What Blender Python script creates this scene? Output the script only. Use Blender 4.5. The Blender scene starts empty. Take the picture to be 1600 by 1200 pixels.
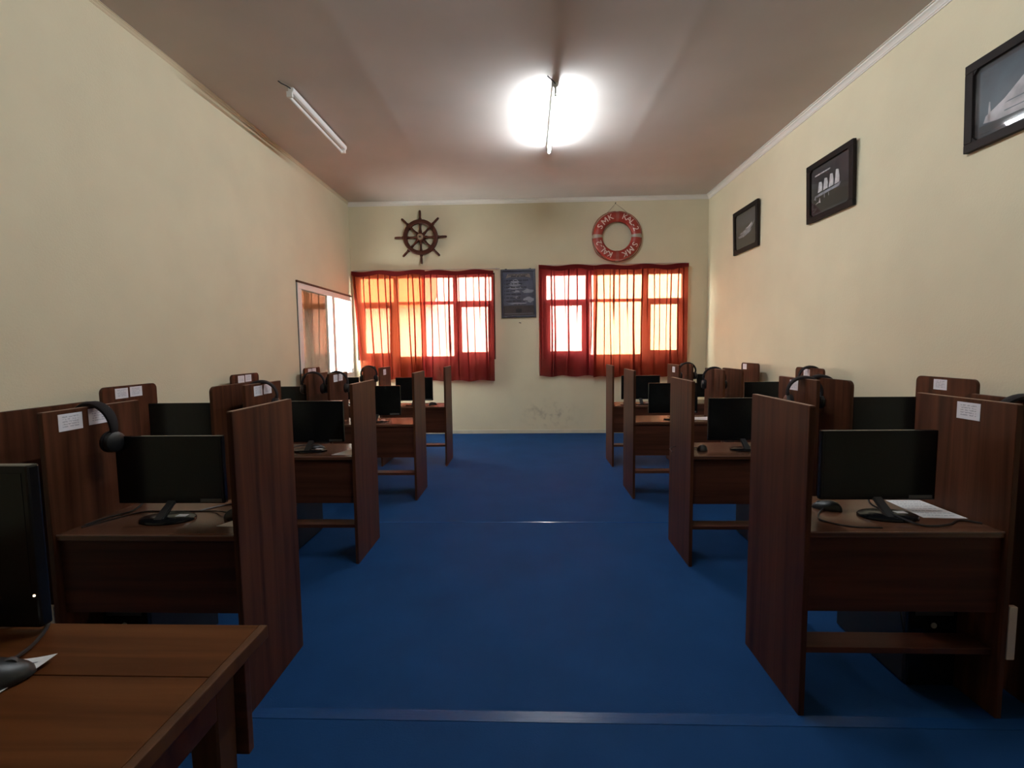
import bpy, bmesh, math, random
from mathutils import Vector, Matrix
random.seed(7)
S = bpy.context.scene
C = S.collection
PI = math.pi

# ------------------------------------------------------------------ camera
CAM_H = 1.35
F_PX, PITCH, YAW, ROLL = 734.0, 0.0776, 0.0345, 0.0117
fw = Vector((-math.sin(YAW) * math.cos(PITCH), math.cos(YAW) * math.cos(PITCH), -math.sin(PITCH)))
rt = Vector((math.cos(YAW), math.sin(YAW), 0))
up = rt.cross(fw)
cr, sr = math.cos(ROLL), math.sin(ROLL)
R_, U_ = cr * rt - sr * up, sr * rt + cr * up
cam = bpy.data.objects.new('camera', bpy.data.cameras.new('camera'))
cam.data.sensor_width = 36.0
cam.data.lens = F_PX / 1600.0 * 36.0
cam.data.clip_start = 0.02
m = Matrix((R_, U_, -fw)).transposed().to_4x4()
m.translation = (0, 0, CAM_H)
cam.matrix_world = m
C.objects.link(cam)
S.camera = cam

# ------------------------------------------------------------------ world, exposure
w = bpy.data.worlds.new('daylight'); S.world = w; w.use_nodes = True
bg = w.node_tree.nodes['Background']
bg.inputs[0].default_value = (1.0, 0.97, 0.92, 1)
SKY = 36.0
bg.inputs[1].default_value = SKY
TUBE = 300.0
S.view_settings.view_transform = 'Standard'
S.view_settings.look = 'None'
S.view_settings.gamma = 1
S.view_settings.use_curve_mapping = False
S.view_settings.exposure = -0.08
S.cycles.max_bounces = 10
S.cycles.diffuse_bounces = 6
S.cycles.transparent_max_bounces = 24
S.cycles.sample_clamp_indirect = 6.0
S.cycles.caustics_reflective = False
S.cycles.caustics_refractive = False

# room, metres: camera stands at x=0 y=0
XL, XR, YB, YF, H = -2.738, 2.728, 7.317, -2.2, 3.585
WT = 0.18

# ------------------------------------------------------------------ materials
MATS = {}
def mat(name, col, rough=0.6, spec=0.5, metal=0.0, emit=None, var=0.0, vscale=8.0, bump=0.0, bscale=60.0, stretch=None):
    if name in MATS: return MATS[name]
    M = bpy.data.materials.new(name); M.use_nodes = True
    nt = M.node_tree; b = nt.nodes['Principled BSDF']
    b.inputs['Base Color'].default_value = (*col, 1)
    b.inputs['Roughness'].default_value = rough
    b.inputs['Specular IOR Level'].default_value = spec
    b.inputs['Metallic'].default_value = metal
    if emit:
        b.inputs['Emission Color'].default_value = (*emit[0], 1); b.inputs['Emission Strength'].default_value = emit[1]
    if var or bump:
        tc = nt.nodes.new('ShaderNodeTexCoord'); mp = nt.nodes.new('ShaderNodeMapping')
        nt.links.new(tc.outputs['Object'], mp.inputs[0])
        if stretch: mp.inputs['Scale'].default_value = stretch
    if var:
        nz = nt.nodes.new('ShaderNodeTexNoise'); nz.inputs['Scale'].default_value = vscale; nz.inputs['Detail'].default_value = 6
        nt.links.new(mp.outputs[0], nz.inputs['Vector'])
        r = nt.nodes.new('ShaderNodeValToRGB')
        r.color_ramp.elements[0].position = 0.3; r.color_ramp.elements[1].position = 0.72
        r.color_ramp.elements[0].color = (*[c * (1 - var) for c in col], 1)
        r.color_ramp.elements[1].color = (*[min(1, c * (1 + var)) for c in col], 1)
        nt.links.new(nz.outputs['Fac'], r.inputs[0]); nt.links.new(r.outputs[0], b.inputs['Base Color'])
    if bump:
        n2 = nt.nodes.new('ShaderNodeTexNoise'); n2.inputs['Scale'].default_value = bscale; n2.inputs['Detail'].default_value = 4
        nt.links.new(mp.outputs[0], n2.inputs['Vector'])
        bp = nt.nodes.new('ShaderNodeBump'); bp.inputs['Strength'].default_value = bump; bp.inputs['Distance'].default_value = 0.01
        nt.links.new(n2.outputs['Fac'], bp.inputs['Height']); nt.links.new(bp.outputs[0], b.inputs['Normal'])
    MATS[name] = M
    return M

def wood(name, dark, light, axis, rough=0.42, spec=0.18):
    """laminate wood, grain running along axis (0 x, 1 y, 2 z)"""
    M = bpy.data.materials.new(name); M.use_nodes = True
    nt = M.node_tree; b = nt.nodes['Principled BSDF']
    tc = nt.nodes.new('ShaderNodeTexCoord'); mp = nt.nodes.new('ShaderNodeMapping')
    sc = [24.0, 24.0, 24.0]; sc[axis] = 1.1
    mp.inputs['Scale'].default_value = sc
    oi = nt.nodes.new('ShaderNodeObjectInfo')
    ad = nt.nodes.new('ShaderNodeVectorMath'); ad.operation = 'ADD'
    cb = nt.nodes.new('ShaderNodeCombineXYZ')
    ml = nt.nodes.new('ShaderNodeMath'); ml.operation = 'MULTIPLY'; ml.inputs[1].default_value = 37.0
    nt.links.new(oi.outputs['Random'], ml.inputs[0])
    for k in range(3): nt.links.new(ml.outputs[0], cb.inputs[k])
    nt.links.new(tc.outputs['Object'], ad.inputs[0]); nt.links.new(cb.outputs[0], ad.inputs[1])
    nt.links.new(ad.outputs[0], mp.inputs[0])
    nz = nt.nodes.new('ShaderNodeTexNoise'); nz.inputs['Scale'].default_value = 1.0; nz.inputs['Detail'].default_value = 7; nz.inputs['Distortion'].default_value = 0.6
    nt.links.new(mp.outputs[0], nz.inputs['Vector'])
    r = nt.nodes.new('ShaderNodeValToRGB')
    e = r.color_ramp.elements
    e[0].position = 0.3; e[0].color = (*dark, 1); e[1].position = 0.7; e[1].color = (*light, 1)
    nt.links.new(nz.outputs['Fac'], r.inputs[0]); nt.links.new(r.outputs[0], b.inputs['Base Color'])
    b.inputs['Roughness'].default_value = rough; b.inputs['Specular IOR Level'].default_value = spec
    MATS[name] = M
    return M

WD, WL = (0.030, 0.0085, 0.0042), (0.096, 0.034, 0.0155)
wood('wood_z', WD, WL, 2); wood('wood_x', WD, WL, 0); wood('wood_y', WD, WL, 1)
wood('apron_wood', (0.045, 0.015, 0.009), (0.10, 0.034, 0.019), 0)
wood('top_wood', (0.07, 0.027, 0.014), (0.14, 0.06, 0.033), 0, 0.25, 0.5)
wood('table_top_wood', (0.055, 0.016, 0.004), (0.110, 0.038, 0.011), 0, 0.5, 0.08)
wood('table_leg_wood', (0.05, 0.018, 0.008), (0.09, 0.036, 0.014), 2, 0.45)
wood('wheel_wood', (0.045, 0.012, 0.007), (0.09, 0.027, 0.015), 0, 0.45)
wood('window_wood', (0.05, 0.02, 0.012), (0.09, 0.04, 0.025), 2, 0.5)

mat('wall', (0.74, 0.665, 0.475), 0.85, 0.2, var=0.035, vscale=2.2, bump=0.15, bscale=90)
mat('ceiling', (0.585, 0.535, 0.495), 0.9, 0.15, var=0.06, vscale=1.3)
mat('cornice', (0.80, 0.755, 0.69), 0.7, 0.2)
mat('cornice_cream', (0.70, 0.60, 0.42), 0.8, 0.2)
mat('baseboard', (0.66, 0.60, 0.47), 0.6, 0.3, var=0.06)
mat('white_metal', (0.82, 0.79, 0.75), 0.4)
mat('white_frame', (0.80, 0.77, 0.72), 0.45)
mat('tube_off', (0.85, 0.84, 0.82), 0.25)
mat('tube_on', (0.9, 0.9, 0.9), 0.3, emit=((0.86, 0.94, 1.0), TUBE))
mat('black_plastic', (0.012, 0.012, 0.013), 0.42)
mat('black_gloss', (0.006, 0.006, 0.007), 0.2, 0.3)
mat('screen', (0.007, 0.008, 0.008), 0.18, 0.32)
mat('dark_grey', (0.035, 0.035, 0.038), 0.5)
mat('foam_black', (0.02, 0.016, 0.017), 0.85, 0.2)
mat('grey_plastic', (0.30, 0.29, 0.29), 0.45)
mat('sticker', (0.62, 0.62, 0.62), 0.5)
mat('sticker_dark', (0.10, 0.10, 0.10), 0.5)
mat('paper', (0.82, 0.81, 0.80), 0.7, 0.2, var=0.03, vscale=14)
mat('ink', (0.30, 0.30, 0.34), 0.8, 0.1)
mat('pale_strip', (0.55, 0.47, 0.42), 0.5)
mat('led', (1, 0.8, 0.6), 0.5, emit=((1.0, 0.72, 0.45), 6.0))
mat('frame_black', (0.016, 0.011, 0.010), 0.5, 0.12)
mat('frame_navy', (0.035, 0.032, 0.05), 0.35, 0.4)
mat('brass', (0.30, 0.22, 0.15), 0.4, metal=0.4)
mat('buoy_red', (0.33, 0.032, 0.020), 0.38, 0.5)
mat('buoy_letter', (0.80, 0.62, 0.55), 0.6)
mat('band_silver', (0.36, 0.31, 0.25), 0.35, 0.5)
mat('band_red', (0.33, 0.085, 0.065), 0.4)
mat('rope', (0.42, 0.30, 0.22), 0.8)
mat('nail', (0.05, 0.04, 0.035), 0.5, metal=0.5)
mat('seam', (0.009, 0.048, 0.150), 0.24, 0.32, var=0.15, vscale=30, bump=0.12, bscale=1.0, stretch=(3, 260, 1))
mat('weld', (0.010, 0.058, 0.185), 0.13, 0.6)
mat('curtain_head', (0.11, 0.008, 0.008), 0.9, 0.1)
mat('edge_band', (0.20, 0.115, 0.08), 0.5, 0.3)
mat('rod', (0.55, 0.50, 0.44), 0.4, metal=0.3)

def floor_mat():
    M = mat('floor', (0.0085, 0.040, 0.120), 0.65, 0.04, var=0.10, vscale=3.0)
    nt = M.node_tree; b = nt.nodes['Principled BSDF']
    tc = nt.nodes.new('ShaderNodeTexCoord')
    n = nt.nodes.new('ShaderNodeTexNoise'); n.inputs['Scale'].default_value = 140; n.inputs['Detail'].default_value = 3
    nt.links.new(tc.outputs['Object'], n.inputs['Vector'])
    bp = nt.nodes.new('ShaderNodeBump'); bp.inputs['Strength'].default_value = 0.25; bp.inputs['Distance'].default_value = 0.004
    nt.links.new(n.outputs['Fac'], bp.inputs['Height']); nt.links.new(bp.outputs[0], b.inputs['Normal'])
floor_mat()

def glass_mat(name, tint, refl_rough=0.02, ior=1.5):
    M = bpy.data.materials.new(name); M.use_nodes = True
    nt = M.node_tree; nt.nodes.remove(nt.nodes['Principled BSDF'])
    out = nt.nodes['Material Output']
    tr = nt.nodes.new('ShaderNodeBsdfTransparent'); tr.inputs[0].default_value = (*tint, 1)
    gl = nt.nodes.new('ShaderNodeBsdfGlossy'); gl.inputs['Roughness'].default_value = refl_rough
    fr = nt.nodes.new('ShaderNodeFresnel'); fr.inputs[0].default_value = ior
    mx = nt.nodes.new('ShaderNodeMixShader')
    ge = nt.nodes.new('ShaderNodeNewGeometry'); mr = nt.nodes.new('ShaderNodeMapRange')   # same reflection from either face of the sheet
    mr.inputs['To Min'].default_value = ior; mr.inputs['To Max'].default_value = 1 / ior
    nt.links.new(ge.outputs['Backfacing'], mr.inputs['Value']); nt.links.new(mr.outputs[0], fr.inputs[0])
    nt.links.new(fr.outputs[0], mx.inputs[0]); nt.links.new(tr.outputs[0], mx.inputs[1]); nt.links.new(gl.outputs[0], mx.inputs[2])
    nt.links.new(mx.outputs[0], out.inputs[0])
    MATS[name] = M
glass_mat('glass', (0.95, 0.96, 0.95))
glass_mat('tinted_glass', (0.125, 0.113, 0.098), 0.03, 1.6)
glass_mat('picture_glass', (0.97, 0.97, 0.97), 0.03)

def curtain_mat(name, thru, cloth, back, T):
    """sheer red cloth: part of the light passes straight, the rest scatters in the weave"""
    M = bpy.data.materials.new(name); M.use_nodes = True
    nt = M.node_tree; nt.nodes.remove(nt.nodes['Principled BSDF'])
    out = nt.nodes['Material Output']
    tr = nt.nodes.new('ShaderNodeBsdfTransparent'); tr.inputs[0].default_value = (*thru, 1)
    df = nt.nodes.new('ShaderNodeBsdfDiffuse'); df.inputs[0].default_value = (*cloth, 1)
    tl = nt.nodes.new('ShaderNodeBsdfTranslucent'); tl.inputs[0].default_value = (*back, 1)
    m1 = nt.nodes.new('ShaderNodeMixShader'); m1.inputs[0].default_value = 0.17
    nt.links.new(df.outputs[0], m1.inputs[1]); nt.links.new(tl.outputs[0], m1.inputs[2])
    m2 = nt.nodes.new('ShaderNodeMixShader'); m2.inputs[0].default_value = 1 - T
    nt.links.new(tr.outputs[0], m2.inputs[1]); nt.links.new(m1.outputs[0], m2.inputs[2])
    nt.links.new(m2.outputs[0], out.inputs[0])
    MATS[name] = M
curtain_mat('curtain_orange', (1.0, 0.42, 0.27), (0.125, 0.016, 0.010), (0.60, 0.11, 0.04), 0.20)
curtain_mat('curtain_pink', (1.0, 0.51, 0.44), (0.115, 0.010, 0.011), (0.55, 0.07, 0.06), 0.20)
curtain_mat('curtain_rose', (1.0, 0.50, 0.47), (0.125, 0.011, 0.013), (0.60, 0.07, 0.07), 0.22)
curtain_mat('curtain_warm', (1.0, 0.57, 0.38), (0.115, 0.012, 0.009), (0.58, 0.09, 0.045), 0.20)

def card_mat(name, seed):
    """printed card: white with rows of faint grey text"""
    M = bpy.data.materials.new(name); M.use_nodes = True
    nt = M.node_tree; b = nt.nodes['Principled BSDF']; b.inputs['Roughness'].default_value = 0.6
    tc = nt.nodes.new('ShaderNodeTexCoord'); sp = nt.nodes.new('ShaderNodeSeparateXYZ')
    nt.links.new(tc.outputs['Generated'], sp.inputs[0])
    def mth(op, a, bb):
        n = nt.nodes.new('ShaderNodeMath'); n.operation = op
        for i, v in enumerate((a, bb)):
            if hasattr(v, 'links'): nt.links.new(v, n.inputs[i])
            else: n.inputs[i].default_value = v
        return n.outputs[0]
    z, y = sp.outputs[2], sp.outputs[1]
    rows = mth('GREATER_THAN', mth('FRACT', mth('MULTIPLY', z, 7.0), 0.0), 0.5)
    nz = nt.nodes.new('ShaderNodeTexNoise'); nz.inputs['Scale'].default_value = 11.0 + seed; nz.inputs['Detail'].default_value = 1
    nt.links.new(tc.outputs['Generated'], nz.inputs['Vector'])
    words = mth('GREATER_THAN', nz.outputs['Fac'], 0.46)
    inz = mth('MULTIPLY', mth('GREATER_THAN', z, 0.15), mth('LESS_THAN', z, 0.9))
    iny = mth('MULTIPLY', mth('GREATER_THAN', y, 0.16), mth('LESS_THAN', y, 0.84))
    f = mth('MULTIPLY', mth('MULTIPLY', rows, words), mth('MULTIPLY', inz, iny))
    mx = nt.nodes.new('ShaderNodeMix'); mx.data_type = 'RGBA'
    mx.inputs[6].default_value = (0.80, 0.78, 0.82, 1); mx.inputs[7].default_value = (0.48, 0.47, 0.52, 1)
    nt.links.new(f, mx.inputs[0]); nt.links.new(mx.outputs[2], b.inputs['Base Color'])
    MATS[name] = M
card_mat('card_a', 0); card_mat('card_b', 3)

# ------------------------------------------------------------------ mesh helpers
class MB:
    def __init__(s): s.bm = bmesh.new()
    def box(s, x0, x1, y0, y1, z0, z1, bev=0.0):
        t = bmesh.new()
        bmesh.ops.create_cube(t, size=1)
        for v in t.verts:
            v.co = Vector(((x0 + x1) / 2 + v.co.x * (x1 - x0), (y0 + y1) / 2 + v.co.y * (y1 - y0), (z0 + z1) / 2 + v.co.z * (z1 - z0)))
        if bev: bmesh.ops.bevel(t, geom=list(t.edges), offset=bev, segments=2, affect='EDGES', profile=0.6)
        s._add(t); return s
    def _add(s, t, M=None):
        if M is not None: bmesh.ops.transform(t, matrix=M, verts=list(t.verts))
        me = bpy.data.meshes.new('tmp'); t.to_mesh(me); t.free(); s.bm.from_mesh(me); bpy.data.meshes.remove(me)
    def prism(s, pts, axis, a, b, bev=0.0):
        """polygon pts (2D) extruded along axis from a to b"""
        t = bmesh.new()
        def P(p, h):
            if axis == 0: return (h, p[0], p[1])
            if axis == 1: return (p[0], h, p[1])
            return (p[0], p[1], h)
        lo = [t.verts.new(P(p, a)) for p in pts]; hi = [t.verts.new(P(p, b)) for p in pts]
        n = len(pts)
        t.faces.new(lo[::-1]); t.faces.new(hi)
        for i in range(n): t.faces.new((lo[i], lo[(i + 1) % n], hi[(i + 1) % n], hi[i]))
        bmesh.ops.recalc_face_normals(t, faces=list(t.faces))
        if bev:
            ed = [e for e in t.edges if len(e.link_faces) == 2 and e.calc_face_angle(0) > 0.6]
            bmesh.ops.bevel(t, geom=ed, offset=bev, segments=2, affect='EDGES')
        s._add(t); return s
    def tube(s, pts, r, n=8, closed=False, cap=True):
        t = bmesh.new(); pts = [Vector(p) for p in pts]; rings = []
        N = len(pts); nrm = None
        for i, p in enumerate(pts):
            a = pts[(i - 1) % N] if (closed or i > 0) else p
            b = pts[(i + 1) % N] if (closed or i < N - 1) else p
            d = (b - a).normalized()
            if nrm is None: nrm = d.orthogonal().normalized()
            nrm = (nrm - d * nrm.dot(d)).normalized(); bn = d.cross(nrm)
            rr = r[i] if isinstance(r, (list, tuple)) else r
            rings.append([t.verts.new(p + rr * (math.cos(2 * PI * k / n) * nrm + math.sin(2 * PI * k / n) * bn)) for k in range(n)])
        for i in range(N if closed else N - 1):
            A, B = rings[i], rings[(i + 1) % N]
            for k in range(n): t.faces.new((A[k], A[(k + 1) % n], B[(k + 1) % n], B[k]))
        if cap and not closed: t.faces.new(rings[0][::-1]); t.faces.new(rings[-1])
        bmesh.ops.recalc_face_normals(t, faces=list(t.faces))
        s._add(t); return s
    def lathe(s, prof, axis='Z', n=32, center=(0, 0, 0), close=False):
        """profile (r,h) spun about axis"""
        t = bmesh.new(); rings = []
        for (r, h) in prof:
            ring = []
            for k in range(n):
                a = 2 * PI * k / n; x, y = r * math.cos(a), r * math.sin(a)
                co = {'Z': (x, y, h), 'Y': (x, h, y), 'X': (h, x, y)}[axis]
                ring.append(t.verts.new(Vector(co) + Vector(center)))
            rings.append(ring)
        m_ = len(rings)
        for i in range(m_ if close else m_ - 1):
            A, B = rings[i], rings[(i + 1) % m_]
            for k in range(n): t.faces.new((A[k], A[(k + 1) % n], B[(k + 1) % n], B[k]))
        if not close:
            t.faces.new(rings[0]); t.faces.new(rings[-1])
        bmesh.ops.recalc_face_normals(t, faces=list(t.faces))
        s._add(t); return s
    def xf(s, M): bmesh.ops.transform(s.bm, matrix=M, verts=list(s.bm.verts)); return s
    def build(s, name, material, parent=None, smooth=False, loc=None):
        me = bpy.data.meshes.new(name); s.bm.to_mesh(me); s.bm.free()
        if smooth:
            for p in me.polygons: p.use_smooth = True
            try: me.set_sharp_from_angle(angle=math.radians(40))
            except Exception: pass
        me.materials.append(MATS[material] if isinstance(material, str) else material)
        o = bpy.data.objects.new(name, me); C.objects.link(o)
        if parent: o.parent = parent
        if loc: o.location = loc
        return o

def struct(o): o['kind'] = 'structure'; return o
def tag(o, label, cat, group=None):
    o['label'] = label; o['category'] = cat
    if group: o['group'] = group
    return o
def thing(name, label, cat, loc=(0, 0, 0), rotz=0, group=None):
    o = bpy.data.objects.new(name, None); o.empty_display_size = 0.1; C.objects.link(o)
    o.location = loc; o.rotation_euler = (0, 0, rotz)
    return tag(o, label, cat, group)
def copy_tree(o, parent=None):
    c = o.copy(); C.objects.link(c); c.parent = parent
    for ch in list(o.children): copy_tree(ch, c)
    return c
def text_mesh(txt, size, ext):
    if txt == 'M':   # plain block capital, cut as four strokes
        h, w, t = size * 0.70, size * 0.70, size * 0.115
        b = MB()
        for pts in ([(-w / 2, -h / 2), (-w / 2 + t, -h / 2), (-w / 2 + t, h / 2), (-w / 2, h / 2)], [(w / 2 - t, -h / 2), (w / 2, -h / 2), (w / 2, h / 2), (w / 2 - t, h / 2)],
                    [(-w / 2 + t, h / 2), (-w / 2 + t, h / 2 - t * 1.7), (0, -h * 0.30), (0, -h * 0.30 + t * 1.7)], [(0, -h * 0.30 + t * 1.7), (0, -h * 0.30), (w / 2 - t, h / 2 - t * 1.7), (w / 2 - t, h / 2)]):
            b.prism(pts, 2, -ext, ext)
        me = bpy.data.meshes.new('txt'); b.bm.to_mesh(me); b.bm.free()
        return me
    cu = bpy.data.curves.new('txt', 'FONT'); cu.body = txt; cu.size = size; cu.extrude = ext
    cu.offset = 0.0003; cu.align_x = 'CENTER'; cu.align_y = 'CENTER'; cu.resolution_u = 3
    ob = bpy.data.objects.new('txt', cu); C.objects.link(ob)
    dg = bpy.context.evaluated_depsgraph_get(); dg.update()
    me = bpy.data.meshes.new_from_object(ob.evaluated_get(dg))
    bpy.data.objects.remove(ob); bpy.data.curves.remove(cu)
    return me
def smoothstep(a, b, x):
    t = max(0, min(1, (x - a) / (b - a))); return t * t * (3 - 2 * t)

# ------------------------------------------------------------------ shell
fl = struct(MB().box(XL - WT, XR + WT, YF - WT, YB + WT, -0.12, 0.0).build('floor', 'floor'))
MB().box(XL, XR, 1.596, 1.646, -0.004, 0.0022, 0.0008).build('seam_tape', 'seam', fl)
MB().tube([(XL, 3.54, -0.0022), (XR, 3.54, -0.0022)], 0.0065, 8).build('seam_weld', 'weld', fl, True)

def make_ceiling():
    bm = bmesh.new(); nx, ny = 150, 90
    def dz(x, y):
        d = 0.0
        for c in (-1.28, 1.17):
            cx = c + 0.015 * math.sin(y * 1.9 + c)
            d -= 0.0020 * math.exp(-((x - cx) / 0.05) ** 2)
            d -= 0.0015 * math.exp(-((x - cx) / 0.22) ** 2)
        d += 0.004 * math.sin(x * 2.6 + 0.5) * math.sin(y * 1.3)
        d -= 0.016 * math.exp(-((y - 6.72) / 0.16) ** 2) * smoothstep(0.0, 1.4, x) * (1 - smoothstep(2.2, 2.7, x))
        return d
    g = []
    for j in range(ny + 1):
        row = []
        for i in range(nx + 1):
            x = XL - WT + (XR - XL + 2 * WT) * i / nx; y = YF - WT + (YB - YF + 2 * WT) * j / ny
            row.append(bm.verts.new((x, y, H + dz(x, y))))
        g.append(row)
    for j in range(ny):
        for i in range(nx): bm.faces.new((g[j][i], g[j + 1][i], g[j + 1][i + 1], g[j][i + 1]))
    b = MB(); b.bm.free(); b.bm = bm
    b.box(XL - WT, XR + WT, YF - WT, YB + WT, H + 0.06, H + 0.16)
    return struct(b.build('ceiling', 'ceiling', smooth=True))
make_ceiling()

# openings: back wall two windows, left wall one window
WZ0, WZ1 = 1.17, 2.50
WIN = [(-2.67, -0.50), (0.24, 2.42)]
LW = (5.56, 7.30, 0.93, 2.155)
HT = H + 0.10
def stained_wall():
    M = MATS['wall'].copy(); M.name = 'wall_stained'; MATS['wall_stained'] = M
    nt = M.node_tree; b = nt.nodes['Principled BSDF']
    src = b.inputs['Base Color'].links[0].from_socket
    tc = nt.nodes.new('ShaderNodeTexCoord'); mp = nt.nodes.new('ShaderNodeMapping')
    mp.inputs['Location'].default_value = (-0.35 / 0.55, -YB / 1.0, -0.30 / 0.28); mp.inputs['Scale'].default_value = (1 / 0.55, 1.0, 1 / 0.28)
    nt.links.new(tc.outputs['Object'], mp.inputs[0])
    gr = nt.nodes.new('ShaderNodeTexGradient'); gr.gradient_type = 'SPHERICAL'; nt.links.new(mp.outputs[0], gr.inputs[0])
    nz = nt.nodes.new('ShaderNodeTexNoise'); nz.inputs['Scale'].default_value = 9; nz.inputs['Detail'].default_value = 8; nt.links.new(tc.outputs['Object'], nz.inputs['Vector'])
    rp = nt.nodes.new('ShaderNodeValToRGB'); rp.color_ramp.elements[0].position = 0.5; rp.color_ramp.elements[1].position = 0.75; nt.links.new(nz.outputs['Fac'], rp.inputs[0])
    ml = nt.nodes.new('ShaderNodeMath'); ml.operation = 'MULTIPLY'; nt.links.new(gr.outputs['Fac'], ml.inputs[0]); nt.links.new(rp.outputs[0], ml.inputs[1])
    mx = nt.nodes.new('ShaderNodeMix'); mx.data_type = 'RGBA'; mx.inputs[7].default_value = (0.33, 0.27, 0.19, 1)
    nt.links.new(ml.outputs[0], mx.inputs[0]); nt.links.new(src, mx.inputs[6]); nt.links.new(mx.outputs[2], b.inputs['Base Color'])
stained_wall()
def wall(name, boxes):
    b = MB()
    for q in boxes: b.box(*q)
    return struct(b.build(name, 'wall_stained' if name == 'wall_back' else 'wall'))
wall('wall_back', [(XL - WT, XR + WT, YB, YB + WT, -0.1, WZ0), (XL - WT, XR + WT, YB, YB + WT, WZ1, HT),
                   (XL - WT, WIN[0][0], YB, YB + WT, WZ0, WZ1), (WIN[0][1], WIN[1][0], YB, YB + WT, WZ0, WZ1),
                   (WIN[1][1], XR + WT, YB, YB + WT, WZ0, WZ1)])
wall('wall_left', [(XL - WT, XL, YF, YB, -0.1, LW[2]), (XL - WT, XL, YF, YB, LW[3], HT),
                   (XL - WT, XL, YF, LW[0], LW[2], LW[3]), (XL - WT, XL, LW[1], YB, LW[2], LW[3])])
wall('wall_right', [(XR, XR + WT, YF, YB, -0.1, HT)])
wall('wall_front', [(XL - WT, XR + WT, YF - WT, YF, -0.1, HT)])

# cornice mouldings: stepped profile
def cornice(name, a, b, inward, mname, s=1.0):
    a, b, inward = Vector(a), Vector(b), Vector(inward)
    prof = [(0, 0), (0, -0.082), (0.010, -0.082), (0.014, -0.070), (0.022, -0.066), (0.024, -0.052), (0.040, -0.034), (0.056, -0.024), (0.060, -0.012), (0.078, -0.010), (0.078, 0)]
    bm = bmesh.new(); R = []
    for p in (a, b):
        R.append([bm.verts.new(p + inward * u * s + Vector((0, 0, v * s))) for u, v in prof])
    n = len(prof)
    for i in range(n): bm.faces.new((R[0][i], R[0][(i + 1) % n], R[1][(i + 1) % n], R[1][i]))
    bm.faces.new(R[0]); bm.faces.new(R[1][::-1])
    bmesh.ops.recalc_face_normals(bm, faces=list(bm.faces))
    q = MB(); q.bm.free(); q.bm = bm
    return struct(q.build(name, mname))
cornice('trim_1', (XL, YB, H), (XR, YB, H), (0, -1, 0), 'cornice', 0.68)
cornice('trim_2', (XR, YF, H), (XR, YB, H), (-1, 0, 0), 'cornice', 0.74)
cornice('trim_3', (XL, YF, H), (XL, YB, H), (1, 0, 0), 'cornice_cream', 0.36)
struct(MB().box(XL, XR, YB - 0.012, YB, 0, 0.058, 0.003).build('baseboard_back', 'baseboard'))

# ------------------------------------------------------------------ windows in the back wall
def back_window(n, x0, x1, mull):
    b = MB(); y0, y1 = YB + 0.02, YB + 0.09; f = 0.055
    b.box(x0, x1, y0, y1, WZ0, WZ0 + f); b.box(x0, x1, y0, y1, WZ1 - f, WZ1)
    b.box(x0, x0 + f, y0, y1, WZ0 + f, WZ1 - f); b.box(x1 - f, x1, y0, y1, WZ0 + f, WZ1 - f)
    for mx in mull: b.box(mx - 0.032, mx + 0.032, y0, y1, WZ0 + f, WZ1 - f)
    tz = 2.055
    bays = [(x0 + f, mull[0] - 0.032), (mull[0] + 0.032, mull[1] - 0.032), (mull[1] + 0.032, x1 - f)]
    for (a, c) in bays: b.box(a, c, y0, y1, tz - 0.022, tz + 0.022)
    o = struct(b.build('window_%d' % n, 'window_wood'))
    for i, (a, c) in enumerate(bays):
        MB().box(a, c, y0 + 0.030, y0 + 0.034, tz + 0.022, WZ1 - f).build('pane', 'glass', o)
        if i == 1:
            MB().box(a, c, y0 + 0.030, y0 + 0.034, WZ0 + f, tz - 0.022).build('pane', 'glass', o)
        else:
            s = MB(); k = 0.06; zb, zt = WZ0 + f, tz - 0.022
            s.box(a, c, y0 + 0.008, y0 + 0.05, zb, zb + k); s.box(a, c, y0 + 0.008, y0 + 0.05, zt - k * 0.8, zt)
            s.box(a, a + k, y0 + 0.008, y0 + 0.05, zb + k, zt - k * 0.8); s.box(c - k, c, y0 + 0.008, y0 + 0.05, zb + k, zt - k * 0.8)
            sash = s.build('sash', 'window_wood', o)
            MB().box(a + k, c - k, y0 + 0.030, y0 + 0.034, zb + k, zt - k * 0.8).build('pane', 'glass', sash)
    return o
back_window(1, WIN[0][0], WIN[0][1], (-2.05, -1.12))
back_window(2, WIN[1][0], WIN[1][1], (0.93, 1.80))

# outside: yard and building added unseen, so the panes glow and take tints
mat('yard', (0.42, 0.40, 0.36), 0.9, 0.1, var=0.15)
mat('facade_white', (0.84, 0.82, 0.78), 0.85, 0.1, var=0.03)
mat('facade_yellow', (0.82, 0.77, 0.60), 0.85, 0.1, var=0.04)
mat('roof_tile', (0.50, 0.24, 0.13), 0.8, 0.1, var=0.2, vscale=20)
struct(MB().box(-22, 22, YB + WT + 0.01, 40, -0.30, -0.15).build('yard', 'yard'))
nb = thing('added_building', 'pale building added outside to tint the glow of the curtained windows', 'building', (0, YB + 6.0, -0.15))
MB().box(-14, -2.55, 0, 4, 0, 2.75).build('facade', 'facade_white', nb)
MB().box(-2.55, 1.80, 0.0, 4, 0, 6.5).build('facade', 'facade_white', nb)
MB().box(1.80, 12, 0.0, 4, 0, 6.5).build('facade', 'facade_yellow', nb)
MB().prism([(-0.55, 2.62), (-0.55, 2.74), (4.0, 5.2), (4.0, 5.08)], 0, -14, -2.56).build('roof', 'roof_tile', nb)  # added roof, coloured to turn the upper left panes orange

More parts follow.
